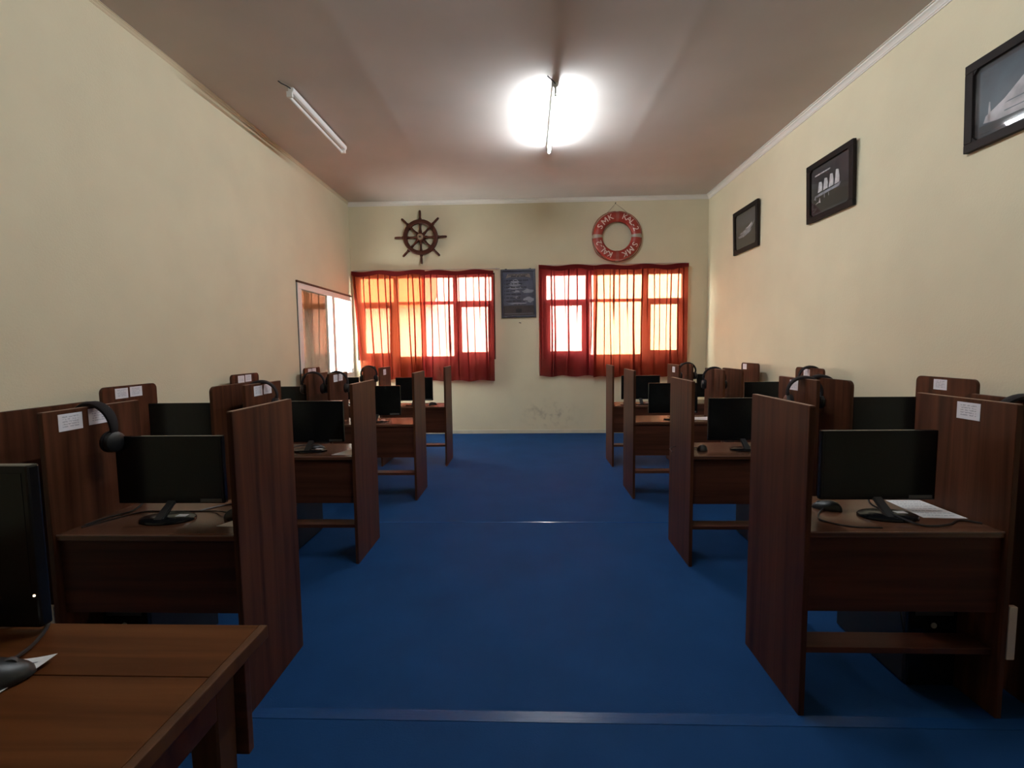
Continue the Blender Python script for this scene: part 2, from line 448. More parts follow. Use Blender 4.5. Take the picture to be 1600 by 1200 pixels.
def side_window():
    y0, y1, z0, z1 = LW; xa, xb = XL - 0.10, XL + 0.012; f = 0.07; ym = 6.58
    b = MB()
    b.box(xa, xb, y0, y1, z0, z0 + f, 0.004); b.box(xa, xb, y0, y1, z1 - f, z1, 0.004)
    b.box(xa, xb, y0, y0 + 0.10, z0 + f, z1 - f, 0.004); b.box(xa, xb, y1 - 0.05, y1, z0 + f, z1 - f, 0.004)
    b.box(xa, xb, ym - 0.035, ym + 0.055, z0 + f, z1 - f, 0.004)
    o = struct(b.build('window_3', 'white_frame'))
    MB().box(XL - 0.030, XL - 0.026, y0 + 0.10, ym - 0.13, z0 + f, z1 - f).build('pane', 'tinted_glass', o)
    MB().box(XL - 0.070, XL - 0.066, ym - 0.13, ym - 0.035, z0 + f, z1 - f).build('pane', 'glass', o)
    MB().box(XL - 0.045, XL - 0.015, ym - 0.15, ym - 0.125, z0 + f, z1 - f, 0.003).build('sash_stile', 'white_frame', o)
    MB().box(XL - 0.030, XL - 0.026, ym + 0.055, y1 - 0.05, z0 + f, z1 - f).build('pane', 'glass', o)
    MB().box(XL - 0.02, XL + 0.024, y0 - 0.02, y1 - 0.02, z1, z1 + 0.022, 0.003).build('head_bead', 'window_wood', o)
    MB().box(XL - 0.02, XL + 0.004, y0 - 0.014, y0, z0, z1, 0.002).build('gasket', 'dark_grey', o)
    hl = MB().box(XL + 0.002, XL + 0.022, 7.20, 7.216, 0.99, 1.06, 0.003).build('latch', 'dark_grey', o)
side_window()

# ------------------------------------------------------------------ curtains
def curtain(name, label, x0, x1, ztop, zbot, mname, npl, seed, yoff=-0.055, bunch=None, sag=0.012):
    rnd = random.Random(seed)
    W = x1 - x0
    cs = []
    for i in range(npl):
        cs.append((i + 0.5 + rnd.uniform(-0.33, 0.33)) / npl)
    par = [dict(w=rnd.uniform(0.005, 0.012), d=rnd.uniform(-0.02, 0.02), wl=rnd.uniform(0.5, 1.9), ph=rnd.uniform(0, 6), L=rnd.choice((0.35, 0.7, 1.0, 1.0, 1.0))) for _ in cs]
    root = thing(name, label, 'curtain', ((x0 + x1) / 2, YB + yoff, zbot), 0, 'red window curtains')
    rows = 46; bm = bmesh.new(); grid = []
    for j in range(rows + 1):
        v = j / rows; z = ztop + (zbot - ztop) * v
        z += (1 - v) * sag * math.sin(3.1 * PI * 1) 
        line = []
        xs = []
        u = 0.0
        for c, p in zip(cs, par):
            drift = p['d'] * v + 0.006 * math.sin(v * 5 + p['ph'])
            wv = p['w'] * (1 + (p['wl'] - 1) * v)
            fade = 1.0 if v < p['L'] else max(0.05, 1 - (v - p['L']) * 5)
            wv *= fade
            cx = x0 + c * W + drift
            xs.append((cx, wv, 0.016 * fade))
        prev = x0; pts = [(x0, 0.0)]
        for k, (cx, wv, dd) in enumerate(xs):
            a = cx - wv
            for q in (0.25, 0.5, 0.75):
                xx = prev + (a - prev) * q
                pts.append((xx, 0.010 * math.sin(PI * q) * (1 if k % 2 else -1) * (0.4 + v)))
            pts += [(a, -0.002), (cx + wv, -dd * 0.5), (cx + wv * 1.05, -dd * 0.8), (cx, -dd), (cx - wv * 1.05, -dd * 0.8), (cx - wv, -dd * 0.4), (cx, 0.002), (cx + wv, 0.0)]
            prev = cx + wv
        pts.append((x1, 0.0))
        zz = z
        for (xx, yy) in pts:
            wob = 0.012 * math.sin((xx - x0) * 11 + seed) * (1 - v) ** 3 + 0.010 * math.sin((xx - x0) * 17 + seed) * v ** 6
            if bunch: xx = bunch(xx, v)
            low = 0.012 * math.sin(xx * 9 + seed + v * 1.3) * (0.3 + v)
            line.append(bm.verts.new((xx - (x0 + x1) / 2, yy + low, zz + wob - zbot)))
        grid.append(line)
    for j in range(rows):
        for i in range(len(grid[0]) - 1):
            bm.faces.new((grid[j][i], grid[j][i + 1], grid[j + 1][i + 1], grid[j + 1][i]))
    q = MB(); q.bm.free(); q.bm = bm
    q.build('cloth', mname, root, True)
    # stitched heading tape along the top, slightly sagging between hooks
    bm = bmesh.new(); N = 60; R0 = []
    for i in range(N + 1):
        xx = x0 + W * i / N
        wob = 0.012 * math.sin((xx - x0) * 11 + seed)
        low = 0.012 * math.sin(xx * 9 + seed) * 0.3
        th = 0.052 + 0.010 * math.sin((xx - x0) * 13 + seed * 2)
        xb = bunch(xx, 0.0) if bunch else xx
        col = [bm.verts.new((xb - (x0 + x1) / 2, low + dy, ztop + wob - zbot + dz)) for dy, dz in ((-0.021, 0.012), (-0.021, -th), (0.006, -th), (0.006, 0.012))]
        R0.append(col)
    for i in range(N):
        for k in range(4): bm.faces.new((R0[i][k], R0[i][(k + 1) % 4], R0[i + 1][(k + 1) % 4], R0[i + 1][k]))
    bm.faces.new(R0[0]); bm.faces.new(R0[-1][::-1]); bmesh.ops.recalc_face_normals(bm, faces=list(bm.faces))
    q = MB(); q.bm.free(); q.bm = bm
    q.build('heading_tape', 'curtain_head', root)
    return root
def lean_left(xx, v):  # the curtain's outer edge hangs in towards the bottom
    return xx
curtain('curtain', 'orange red sheer curtain beside the white-framed side window', -2.70, -1.57, 2.53, 0.87, 'curtain_orange', 10, 3, bunch=lambda x, v: x + (0.10 * v * max(0, (-2.2 - x) / 0.5)))
curtain('curtain', 'pinkish red sheer curtain under the ship wheel, next to the framed notice', -1.62, -0.515, 2.515, 0.845, 'curtain_pink', 12, 5, yoff=-0.085)
curtain('curtain', 'narrow rose red sheer curtain hanging right beside the framed notice', 0.175, 1.04, 2.57, 0.90, 'curtain_rose', 8, 8)
curtain('curtain', 'warm red sheer curtain below the lifebuoy, nearest the picture wall', 1.00, 2.415, 2.555, 0.885, 'curtain_warm', 15, 12, yoff=-0.085)
def rod(label, x0, x1, z):
    r = thing('curtain_rod', label, 'curtain rod', ((x0 + x1) / 2, YB - 0.03, z), 0, 'curtain rods')
    h = (x1 - x0) / 2
    MB().tube([(-h, 0, 0), (h, 0, 0)], 0.007, 8).build('rail', 'rod', r, True)
    for s in (-1, 1): MB().box(s * (h - 0.05) - 0.01, s * (h - 0.05) + 0.01, -0.004, 0.03, -0.012, 0.012, 0.002).build('bracket', 'rod', r)
rod('thin pale curtain rod under the ship wheel', -2.70, -0.42, 2.555)
rod('thin pale curtain rod under the lifebuoy', 0.17, 2.44, 2.592)

# ------------------------------------------------------------------ ceiling lamps
def lamp(label, x, y0, y1, tube_mat, tx, tz_=-0.086):
    zc = H - 0.018
    r = thing('tube_lamp', label, 'ceiling lamp', (x, (y0 + y1) / 2, zc), 0, None)
    h = (y1 - y0) / 2
    MB().prism([(-0.022, 0.0), (-0.022, -0.03), (-0.012, -0.042), (0.012, -0.042), (0.022, -0.03), (0.022, 0.0)], 1, -h, h, 0.002).build('housing', 'white_metal', r)
    for s in (-1, 1):
        y = s * (h - 0.012)
        MB().box(min(tx, 0) - 0.010, max(tx, 0) + 0.010, y - 0.011, y + 0.011, tz_ - 0.016, -0.030, 0.003).build('lamp_holder', 'white_metal', r)
    MB().lathe([(0.0125, -h + 0.022), (0.0135, -h + 0.026), (0.0135, h - 0.026), (0.0125, h - 0.022)], 'Y', 16, (tx, 0, tz_)).build('tube', tube_mat, r, True)
    for s in (-1, 1):
        y = s * (h - 0.032)
        MB().lathe([(0.0139, y - 0.010), (0.0142, y - 0.006), (0.0142, y + 0.006), (0.0139, y + 0.010)], 'Y', 16, (tx, 0, tz_)).build('end_cap', 'white_metal', r, True)
    MB().tube([(0, -h + 0.005, -0.012), (-0.02, -h - 0.03, -0.006), (-0.05, -h - 0.06, 0.0), (-0.07, -h - 0.07, 0.014)], 0.005, 6).build('wire', 'dark_grey', r, True)
    return r
lamp('lit white fluorescent tube on the ceiling between wheel and lifebuoy', 0.252, 4.14, 5.38, 'tube_on', 0.0)
lamp('lit white fluorescent tube above the carrel row farthest from the windows', 0.25, 1.32, 2.56, 'tube_on', 0.0)
lamp('unlit white fluorescent tube on the ceiling near the side window wall', -1.985, 4.09, 5.27, 'tube_off', -0.030, -0.062)

# ------------------------------------------------------------------ ship's wheel
def ship_wheel():
    c = (-1.622, YB, 3.045)
    r = thing('ship_wheel', 'dark wooden ship steering wheel hung on the wall above the curtains', 'ship wheel', c)
    ry0, ry1 = -0.062, -0.018
    MB().lathe([(0.205, ry1), (0.205, ry0 + 0.006), (0.212, ry0), (0.258, ry0), (0.266, ry0 + 0.006), (0.266, ry1)], 'Y', 64, close=True).build('rim', 'wheel_wood', r, True)
    MB().lathe([(0.222, ry0 - 0.004), (0.250, ry0 - 0.004), (0.250, ry0 + 0.01), (0.222, ry0 + 0.01)], 'Y', 64, close=True).build('rim_ring', 'wheel_wood', r, True)
    hub = MB().lathe([(0.070, -0.002), (0.070, -0.056), (0.062, -0.070), (0.040, -0.074)], 'Y', 32).build('hub', 'wheel_wood', r, True)
    MB().lathe([(0.047, -0.07), (0.047, -0.078), (0.040, -0.082), (0.014, -0.082)], 'Y', 24).build('hub_plate', 'brass', hub, True)
    MB().lathe([(0.013, -0.078), (0.013, -0.090), (0.006, -0.094)], 'Y', 12).build('hub_bolt', 'nail', hub, True)
    prof = [(0.050, 0.018), (0.085, 0.024), (0.12, 0.016), (0.16, 0.015), (0.19, 0.020), (0.24, 0.021), (0.268, 0.021), (0.282, 0.024), (0.294, 0.016), (0.33, 0.0195), (0.37, 0.0185), (0.395, 0.016), (0.403, 0.009)]
    for k in range(8):
        a = PI / 4 * k + 0.01
        d = Vector((math.cos(a), 0, math.sin(a)))
        MB().tube([d * p + Vector((0, -0.034, 0)) for p, _ in prof], [q for _, q in prof], 10).build('spoke', 'wheel_wood', r, True)
ship_wheel()

# ------------------------------------------------------------------ lifebuoy
def lifebuoy():
    cy = YB - 0.062
    r = thing('lifebuoy', 'red lifebuoy ring with pale lettering hung on the wall above the curtains', 'lifebuoy', (1.352, YB, 2.995))
    RC, ra, rb, yc = 0.288, 0.074, 0.050, -0.062
    prof = [(RC + ra * math.cos(t), yc + rb * math.sin(t)) for t in [2 * PI * i / 20 for i in range(20)]]
    MB().lathe(prof, 'Y', 72, close=True).build('ring', 'buoy_red', r, True)
    for k in range(4):
        a0 = PI / 2 * k
        bm = bmesh.new(); R0 = []
        for i in range(5):
            a = a0 + (i / 4 - 0.5) * (0.17 if k % 2 == 0 else 0.15)
            R0.append([bm.verts.new(((RC + (ra + .003) * math.cos(t)) * math.cos(a), yc + (rb + .003) * math.sin(t), (RC + (ra + .003) * math.cos(t)) * math.sin(a))) for t in [2 * PI * j / 20 for j in range(20)]])
        for i in range(4):
            for j in range(20): bm.faces.new((R0[i][j], R0[i][(j + 1) % 20], R0[i + 1][(j + 1) % 20], R0[i + 1][j]))
        bmesh.ops.recalc_face_normals(bm, faces=list(bm.faces))
        q = MB(); q.bm.free(); q.bm = bm
        q.build('band', 'band_silver' if k % 2 == 0 else 'band_red', r, True)
    # clock angles in degrees, clockwise from the top; the letters' tops point outwards
    words = [('SMK', [-62, -41, -21]), ('KAL-2', [22, 36, 48, 58, 70]), ('SMK', [117, 138, 158]), ('KAL-2', [203, 217, 229, 239, 250])]
    for wd, angs in words:
        b = MB()
        for ch, ang in zip(wd, angs):
            me = text_mesh(ch, 0.118, 0.003)
            t = bmesh.new(); t.from_mesh(me); bpy.data.meshes.remove(me)
            bmesh.ops.triangulate(t, faces=list(t.faces))
            for _ in range(3):   # short edges, so that the letters follow the round ring
                lg = [e for e in t.edges if e.calc_length() > 0.012]
                if lg: bmesh.ops.subdivide_edges(t, edges=lg, cuts=1)
                bmesh.ops.triangulate(t, faces=[f for f in t.faces if len(f.verts) > 3])
            a = math.radians(ang)
            # glyph x -> clockwise tangent, y -> outward radial, z -> towards the room
            ex = Vector((math.cos(a), 0, -math.sin(a))); ey = Vector((math.sin(a), 0, math.cos(a))); ez = Vector((0, -1, 0))
            M = Matrix((ex * 1.05, ey, ez)).transposed().to_4x4()
            for v in t.verts:
                rad = v.co.y
                d = rb * math.sqrt(max(0, 1 - (rad / ra) ** 2)) - rb
                v.co.z += d * 0.92
            M.translation = ey * RC + Vector((0, yc - rb - 0.001, 0))
            b._add(t, M)
        b.build('lettering', 'buoy_letter', r)
    for k in range(4):
        pts = []
        for i in range(13):
            a = PI / 2 * k + 0.06 + (PI / 2 - 0.12) * i / 12
            s = math.sin(PI * i / 12)
            rad = RC + ra + 0.004 + 0.016 * s
            pts.append((rad * math.cos(a), yc + 0.018 * s, rad * math.sin(a)))
        MB().tube(pts, 0.005, 6).build('grab_rope', 'buoy_red', r, True)
    cord = MB().tube([(-0.17, -0.06, 0.325), (-0.10, -0.03, 0.40), (-0.015, -0.012, 0.495), (0.09, -0.03, 0.41), (0.18, -0.06, 0.32)], 0.0032, 6).build('hanging_cord', 'rope', r, True)
    MB().tube([(-0.015, 0.0, 0.497), (-0.015, -0.03, 0.503)], 0.006, 8).build('nail', 'nail', cord)
lifebuoy()

# ------------------------------------------------------------------ framed notice between the windows
def frame_parts(r, w_, h_, bar, depth, fm, gl=True, edge=None):
    """frame lying in local xz, back at y=0, front towards -y"""
    for (x0, x1, z0, z1) in ((-w_ / 2, w_ / 2, 0, bar), (-w_ / 2, w_ / 2, h_ - bar, h_), (-w_ / 2, -w_ / 2 + bar, bar, h_ - bar), (w_ / 2 - bar, w_ / 2, bar, h_ - bar)):
        MB().box(x0, x1, -depth, 0, z0, z1, 0.004).build('frame_bar', fm, r)
    if gl: MB().box(-w_ / 2 + bar - 0.002, w_ / 2 - bar + 0.002, -depth * 0.62 - 0.002, -depth * 0.62, bar - 0.002, h_ - bar + 0.002).build('glass', 'picture_glass', r)
def notice():
    w_, h_ = 0.535, 0.735
    r = thing('framed_notice', 'framed bluish notice with printed lines between the curtained windows', 'notice', (-0.132, YB - 0.004, 1.808))
    r.rotation_euler = (0, -0.012, 0)
    frame_parts(r, w_, h_, 0.032, 0.024, 'frame_navy')
    mat('notice_blue', (0.125, 0.128, 0.195), 0.6, var=0.35, vscale=5)
    mat('notice_cloud', (0.42, 0.42, 0.50), 0.6, var=0.2, vscale=9)
    mat('notice_ink', (0.012, 0.012, 0.03), 0.6)
    mat('notice_tan', (0.34, 0.27, 0.24), 0.6)
    mat('notice_brown', (0.085, 0.06, 0.065), 0.6, var=0.2, vscale=10)
    bk = MB().box(-0.235, 0.235, -0.006, -0.001, 0.032, h_ - 0.032).build('print', 'notice_blue', r)
    MB().box(-0.235, 0.235, -0.0064, -0.006, 0.034, 0.185).build('print_foot', 'notice_brown', bk)
    rnd = random.Random(4)
    def blob(cx, cz, a, b_):
        pts = [(cx + a * math.cos(t) * rnd.uniform(.7, 1.1), cz + b_ * math.sin(t) * rnd.uniform(.6, 1.1)) for t in [2 * PI * i / 14 for i in range(14)]]
        return pts
    for (cx, cz, a, b_) in ((-0.05, 0.555, 0.075, 0.035), (-0.06, 0.505, 0.10, 0.03), (-0.06, 0.455, 0.13, 0.022), (0.15, 0.40, 0.10, 0.04), (-0.04, 0.40, 0.07, 0.02), (0.16, 0.27, 0.09, 0.045), (-0.04, 0.31, 0.05, 0.02), (-0.02, 0.215, 0.15, 0.016)):
        MB().prism(blob(cx, cz, a, b_), 1, -0.0066, -0.006).build('cloud_print', 'notice_cloud', bk)
    hd = MB().prism([(-0.19, 0.60), (-0.165, 0.665), (0.175, 0.665), (0.195, 0.60), (0.13, 0.618), (-0.13, 0.618)], 1, -0.0070, -0.006).build('heading_print', 'notice_tan', bk)
    t = MB()
    def words(z, x0, n, hh, lim):
        x = x0
        for _ in range(n):
            l = rnd.uniform(0.03, 0.09)
            if x + l > lim: break
            t.box(x, x + l, -0.0078, -0.0062, z, z + hh); x += l + 0.012
    words(0.645, -0.15, 5, 0.009, 0.16); words(0.622, -0.11, 4, 0.014, 0.12)
    for i, (z, n, lim) in enumerate(((0.560, 5, 0.17), (0.508, 4, 0.11), (0.455, 6, 0.19), (0.402, 3, 0.02), (0.350, 3, 0.04), (0.298, 3, 0.06), (0.245, 7, 0.21))):
        t.box(-0.215, -0.205, -0.0078, -0.0062, z, z + 0.012); words(z, -0.19, n, 0.013, lim)
    words(0.195, -0.08, 3, 0.011, 0.13)
    t.box(-0.045, 0.045, -0.0078, -0.0062, 0.075, 0.135)
    t.build('printed_lines', 'notice_ink', bk)['kind'] = 'stuff'
    MB().box(-0.215, 0.22, -0.0078, -0.0062, 0.062, 0.066).build('rule_print', 'notice_cloud', bk)
    for sx in (-0.2, 0.17): MB().box(sx, sx + 0.03, -0.006, 0.002, h_ - 0.002, h_ + 0.012, 0.002).build('hanger', 'nail', r)
notice()
tag(MB().tube([(0, 0.004, 0), (0.004, -0.016, -0.004), (0.03, -0.018, -0.010)], 0.006, 8).build('wall_hook', 'nail', None, True, (-0.13, YB, 1.735)), 'small dark hook in the wall under the framed notice', 'hook')

# ------------------------------------------------------------------ three framed ship pictures on the right wall
mat('night', (0.020, 0.020, 0.030), 0.5, var=0.3, vscale=4)
mat('sea', (0.012, 0.012, 0.013), 0.5, var=0.35, vscale=9)
mat('dusk', (0.060, 0.062, 0.085), 0.5, var=0.3, vscale=6)
mat('sea_grey', (0.030, 0.030, 0.036), 0.5, var=0.3, vscale=12)
mat('sail', (0.78, 0.74, 0.75), 0.6, var=0.3, vscale=30)
mat('wake', (0.36, 0.36, 0.41), 0.6, var=0.5, vscale=25)
mat('steel_blue', (0.065, 0.095, 0.125), 0.5, var=0.35, vscale=6)
mat('ship_white', (0.55, 0.52, 0.54), 0.5, var=0.6, vscale=7)
mat('mat_board', (0.045, 0.045, 0.052), 0.6)
def picture(label, y0, y1, z0, z1, kind):
    w_, h_ = y1 - y0, z1 - z0
    # local x runs towards the camera, front (-y local) looks into the room (-x world)
    r = thing('framed_picture', label, 'picture', (XR - 0.002, (y0 + y1) / 2, z0), 0, 'framed ship pictures')
    r.rotation_euler = (math.radians(2.0), 0, -PI / 2)
    frame_parts(r, w_, h_, 0.052, 0.030, 'frame_black')
    for sx in (-1, 1):
        for sz in (0, 1):
            x, z = sx * (w_ / 2 - 0.052), (0.052 if sz == 0 else h_ - 0.052)
            MB().prism([(x, z), (x - sx * 0.026, z), (x, z + (0.026 if sz == 0 else -0.026))], 1, -0.026, -0.006).build('frame_corner', 'frame_black', r)
    MB().box(-w_ / 2 + 0.05, w_ / 2 - 0.05, -0.007, -0.002, 0.05, h_ - 0.05).build('mount', 'mat_board', r)
    a, b_ = -w_ / 2 + 0.078, w_ / 2 - 0.078; c0, c1 = 0.078, h_ - 0.078
    W_, H_ = b_ - a, c1 - c0
    def P(u, v): return (a + u * W_, c0 + v * H_)
    def poly(name, uv, m_, dpt, par):
        return MB().prism([P(*q) for q in uv], 1, -dpt, -0.007).build(name, m_, par)
    if kind == 'sail':
        pr = poly('print', [(0, 0), (1, 0), (1, 1), (0, 1)], 'night', 0.0080, r)
        poly('sea_print', [(0, 0), (1, 0), (1, 0.44), (0, 0.44)], 'sea', 0.0083, pr)
        for i, u in enumerate((0.20, 0.36, 0.52, 0.68)):
            k = 0.86 + 0.1 * i
            poly('sail_print', [(u - 0.06, 0.46), (u + 0.07, 0.47), (u + 0.075, 0.60), (u + 0.05, 0.46 + 0.26 * k), (u - 0.02, 0.46 + 0.28 * k), (u - 0.04, 0.6)], 'sail', 0.0088, pr)
        poly('hull_print', [(0.04, 0.40), (0.12, 0.36), (0.75, 0.38), (0.80, 0.47), (0.70, 0.44), (0.16, 0.42)], 'wake', 0.0088, pr)
        poly('sail_print', [(0.02, 0.34), (0.09, 0.42), (0.08, 0.30)], 'wake', 0.0088, pr)
        poly('wake_print', [(0.06, 0.20), (0.14, 0.24), (0.22, 0.20), (0.20, 0.33), (0.16, 0.22)], 'sail', 0.0088, pr)
        for u in (0.33, 0.45): poly('glint_print', [(u, 0.28), (u + 0.015, 0.28), (u + 0.015, 0.36), (u, 0.36)], 'wake', 0.0088, pr)
        rnd = random.Random(2); t = MB(); u = 0.05
        while u < 0.5:
            l = rnd.uniform(0.02, 0.07)
            q = P(u, 0.875); q2 = P(min(u + l, 0.5), 0.905); t.box(q[0], q2[0], -0.0090, -0.0079, q[1], q2[1]); u += l + 0.012
        t.build('caption_print', 'sail', pr)['kind'] = 'stuff'
    elif kind == 'boat':
        pr = poly('print', [(0, 0), (1, 0), (1, 1), (0, 1)], 'dusk', 0.0080, r)
        poly('sea_print', [(0, 0), (1, 0), (1, 0.62), (0, 0.66)], 'sea_grey', 0.0083, pr)
        poly('hull_print', [(0.12, 0.42), (0.50, 0.50), (0.85, 0.60), (0.92, 0.66), (0.86, 0.54), (0.70, 0.44), (0.40, 0.37)], 'wake', 0.0088, pr)
        poly('deck_print', [(0.45, 0.52), (0.62, 0.55), (0.80, 0.64), (0.78, 0.56), (0.6, 0.5)], 'sail', 0.0092, pr)
        poly('wake_print', [(0.05, 0.36), (0.30, 0.38), (0.78, 0.44), (0.70, 0.36), (0.36, 0.28), (0.10, 0.30)], 'wake', 0.0086, pr)
    else:
        pr = poly('print', [(0, 0), (1, 0), (1, 1), (0, 1)], 'steel_blue', 0.0080, r)
        poly('hull_print', [(0.05, 0.16), (0.08, 0.26), (0.30, 0.40), (0.52, 0.62), (0.70, 0.80), (1.0, 0.92), (1.0, 0.10), (0.30, 0.10)], 'ship_white', 0.0084, pr)
        poly('mast_print', [(0.10, 0.16), (0.115, 0.46), (0.13, 0.46), (0.14, 0.18)], 'ship_white', 0.0084, pr)
        poly('sea_print', [(0, 0), (1, 0), (1, 0.08), (0, 0.13)], 'sea', 0.0088, pr)
        for i in range(2): poly('deck_print', [(0.30, 0.20 + i * 0.12), (1.0, 0.18 + i * 0.13), (1.0, 0.20 + i * 0.13), (0.30 + 0.05 * i, 0.215 + i * 0.12)], 'steel_blue', 0.0088, pr)
    MB().box(-0.01, 0.01, -0.01, 0.0, h_ - 0.001, h_ + 0.012, 0.002).build('hanger', 'nail', r)
picture('black framed picture of a moving boat on a grey sea, nearest the curtains', 5.70, 6.355, 2.51, 3.045, 'boat')
picture('black framed night picture of a pale sailing ship, middle one on its wall', 4.085, 4.735, 2.497, 3.03, 'sail')
picture('black framed picture of a large white ship, farthest from the curtains', 2.445, 3.095, 2.505, 3.02, 'ship')

# ------------------------------------------------------------------ carrels
HP, DZ, DEP, TH = 1.136, 0.685, 0.42, 0.020
ROWN = {1: 'row farthest from the windows', 2: 'third row from the windows', 3: 'second row from the windows', 4: 'row nearest the windows'}
SIDE = {1: 'picture-wall side', -1: 'side-window side'}
def place_words(side, row, wallside): return '%s, %s, %s' % ('beside the wall' if wallside else 'on the aisle', SIDE[side], ROWN[row])

def panel(name, x, par, rounded, cards, face):
    rr = 0.034 if rounded else 0.004
    pts = [(0, 0), (DEP, 0)]
    for cx, cz, a0 in ((DEP - rr, HP - rr, 0), (rr, HP - rr, PI / 2)):
        for i in range(6 if rounded else 3):
            n = 5 if rounded else 2
            a = a0 + PI / 2 * i / n
            pts.append((cx + rr * math.cos(a), cz + rr * math.sin(a)))
    o = MB().prism(pts, 0, x - TH / 2, x + TH / 2, 0.0015).build(name, 'wood_z', par)
    if not rounded:
        MB().box(x - TH / 2 + 0.0005, x + TH / 2 - 0.0005, 0.004, DEP - 0.004, HP - 0.0006, HP + 0.0012).build('edge_band', 'edge_band', o)
    for i, (u, dz) in enumerate(cards):
        fx = x + face * (TH / 2)
        c = MB().box(min(fx, fx + face * 0.0012), max(fx, fx + face * 0.0012), u, u + 0.094, HP - 0.014 - 0.064 + dz, HP - 0.014 + dz).build('label_card', 'card_a' if i == 0 else 'card_b', o)
    return o

def carrel(side, row, wallside, xin, xout, y0, cards_in=(), cards_out=()):
    """xin: panel nearer the aisle, xout: panel nearer the wall (absolute x)"""
    kind = 'wooden carrel desk with rounded panels ' if wallside else 'wooden carrel desk '
    r = thing('carrel_desk', kind + place_words(side, row, wallside), 'carrel desk', ((xin + xout) / 2, y0, 0), 0, 'brown carrel desks')
    h = abs(xout - xin) / 2
    a, b = -h, h                      # local panel positions
    li, lo = (a, b) if xin < xout else (b, a)
    face = -1 if side > 0 else 1       # towards the aisle
    panel('side_panel', li, r, wallside, cards_in, face)
    panel('side_panel', lo, r, wallside, cards_out, face)
    i0, i1 = a + TH / 2 + 0.0005, b - TH / 2 - 0.0005
    MB().box(i0, i1, 0.012, DEP - 0.005, DZ - 0.022, DZ, 0.0025).build('desktop', 'top_wood', r)
    MB().box(i0, i1, 0.0105, 0.0135, DZ - 0.0045, DZ + 0.0006).build('edge_band', 'edge_band', r)
    MB().box(i0, i1, 0.024, 0.042, 0.385, DZ - 0.0225, 0.0015).build('apron', 'apron_wood', r)
    MB().box(i0, i1, 0.030, 0.125, 0.222, 0.244, 0.002).build('foot_rail', 'apron_wood', r)
    return r

L2, R1c = ((0.055, 0.0), (0.175, 0.006)), ((0.13, 0.0),)
two = ((0.09, 0.0), (0.20, 0.003)); one = ((0.19, 0.0),)
SPEC = {  # (side,row): (aisle xin,xout,y, cards_out), (wall xin,xout,y, cards_out)
    (1, 1): ((0.982, 1.675, 1.645, R1c), (1.85, 2.56, 1.62, one)),
    (1, 2): ((0.98, 1.705, 2.81, one), (1.86, 2.56, 2.75, one)),
    (1, 3): ((0.925, 1.69, 4.10, ()), (1.86, 2.55, 4.13, one)),
    (1, 4): ((0.942, 1.665, 5.22, ((0.13, -0.01),)), (1.87, 2.61, 5.40, ((0.28, 0.0),))),
    (-1, 1): ((-1.05, -1.74, 1.60, L2), (-1.93, -2.62, 1.60, two)),
    (-1, 2): ((-1.085, -1.755, 2.83, two), (-1.895, -2.575, 2.73, two)),
    (-1, 3): ((-1.005, -1.755, 4.06, two), (-1.945, -2.63, 4.06, two)),
    (-1, 4): ((-0.945, -1.69, 5.27, ((0.13, -0.01),)), (-1.92, -2.63, 5.42, two)),
}
for (sd, rw), (A, B) in SPEC.items():
    o = carrel(sd, rw, False, A[0], A[1], A[2], (), A[3])
    if rw == 1:
        lx = (A[1] - A[0]) / 2 + sd * 0.027
        MB().box(lx - 0.014, lx + 0.014, 0.0, 0.018, 0.222, 0.418, 0.003).build('cable_cover', 'pale_strip', o)['label'] = 'short pale upright strip'
    carrel(sd, rw, True, B[0], B[1], B[2], (), B[3])

# ------------------------------------------------------------------ monitors
def make_monitor(w_=0.44, h_=0.275, zb=0.052, yb=0.0):
    """origin on the desk under the screen; screen faces -y; neck steps forward to the round foot"""
    r = thing('monitor', '', 'monitor')
    zt = zb + h_
    MB().box(-w_ / 2, w_ / 2, 0.0, 0.022, zb, zt, 0.004).build('bezel', 'black_gloss', r)
    MB().box(-w_ / 2 + 0.012, w_ / 2 - 0.012, -0.0006, 0.002, zb + 0.026, zt - 0.014).build('screen', 'screen', r)
    bk = bmesh.new()
    q = MB().prism([(-w_ * .40, zb + .02), (w_ * .40, zb + .02), (w_ * .40, zt - .03), (-w_ * .40, zt - .03)], 1, 0.022, 0.048, 0.012)
    q.build('back_cover', 'black_plastic', r); bk.free()
    MB().box(w_ * 0.5 - 0.100, w_ * 0.5 - 0.012, -0.0014, 0.0002, zb + 0.006, zb + 0.019).build('sticker', 'sticker_dark', r)
    MB().prism([(0.012, zb + 0.02), (0.028, zb + 0.02), (-0.055, 0.010), (-0.085, 0.010)], 0, -0.019, 0.019, 0.004).build('neck', 'black_plastic', r)
    ft = MB().lathe([(0.001, 0.0), (0.098, 0.0), (0.103, 0.004), (0.100, 0.010), (0.085, 0.013), (0.001, 0.015)], 'Z', 36).xf(Matrix.Translation((0.012, -0.040, 0)) @ Matrix.Diagonal((1.05, 0.66, 1, 1))).build('foot', 'black_gloss', r, True)
    MB().box(0.045, 0.085, -0.045, -0.020, 0.0135, 0.0150).build('foot_sticker', 'sticker', ft)
    return r
base_mon = make_monitor(); first = True
def put_monitor(x, y, side, row, wallside, rot=0.0):
    global first
    o = base_mon if first else copy_tree(base_mon)
    first = False
    o.location = (x, y, DZ); o.rotation_euler = (0, 0, rot)
    o['label'] = 'black monitor in the carrel ' + place_words(side, row, wallside); o['category'] = 'monitor'; o['group'] = 'black monitors in the carrels'
put_monitor(1.365, 1.85, 1, 1, False, 0.0)
put_monitor(-1.445, 1.81, -1, 1, False, 0.0)
put_monitor(1.375, 3.03, 1, 2, False, 0.0)
put_monitor(2.27, 3.02, 1, 2, True, -0.03)
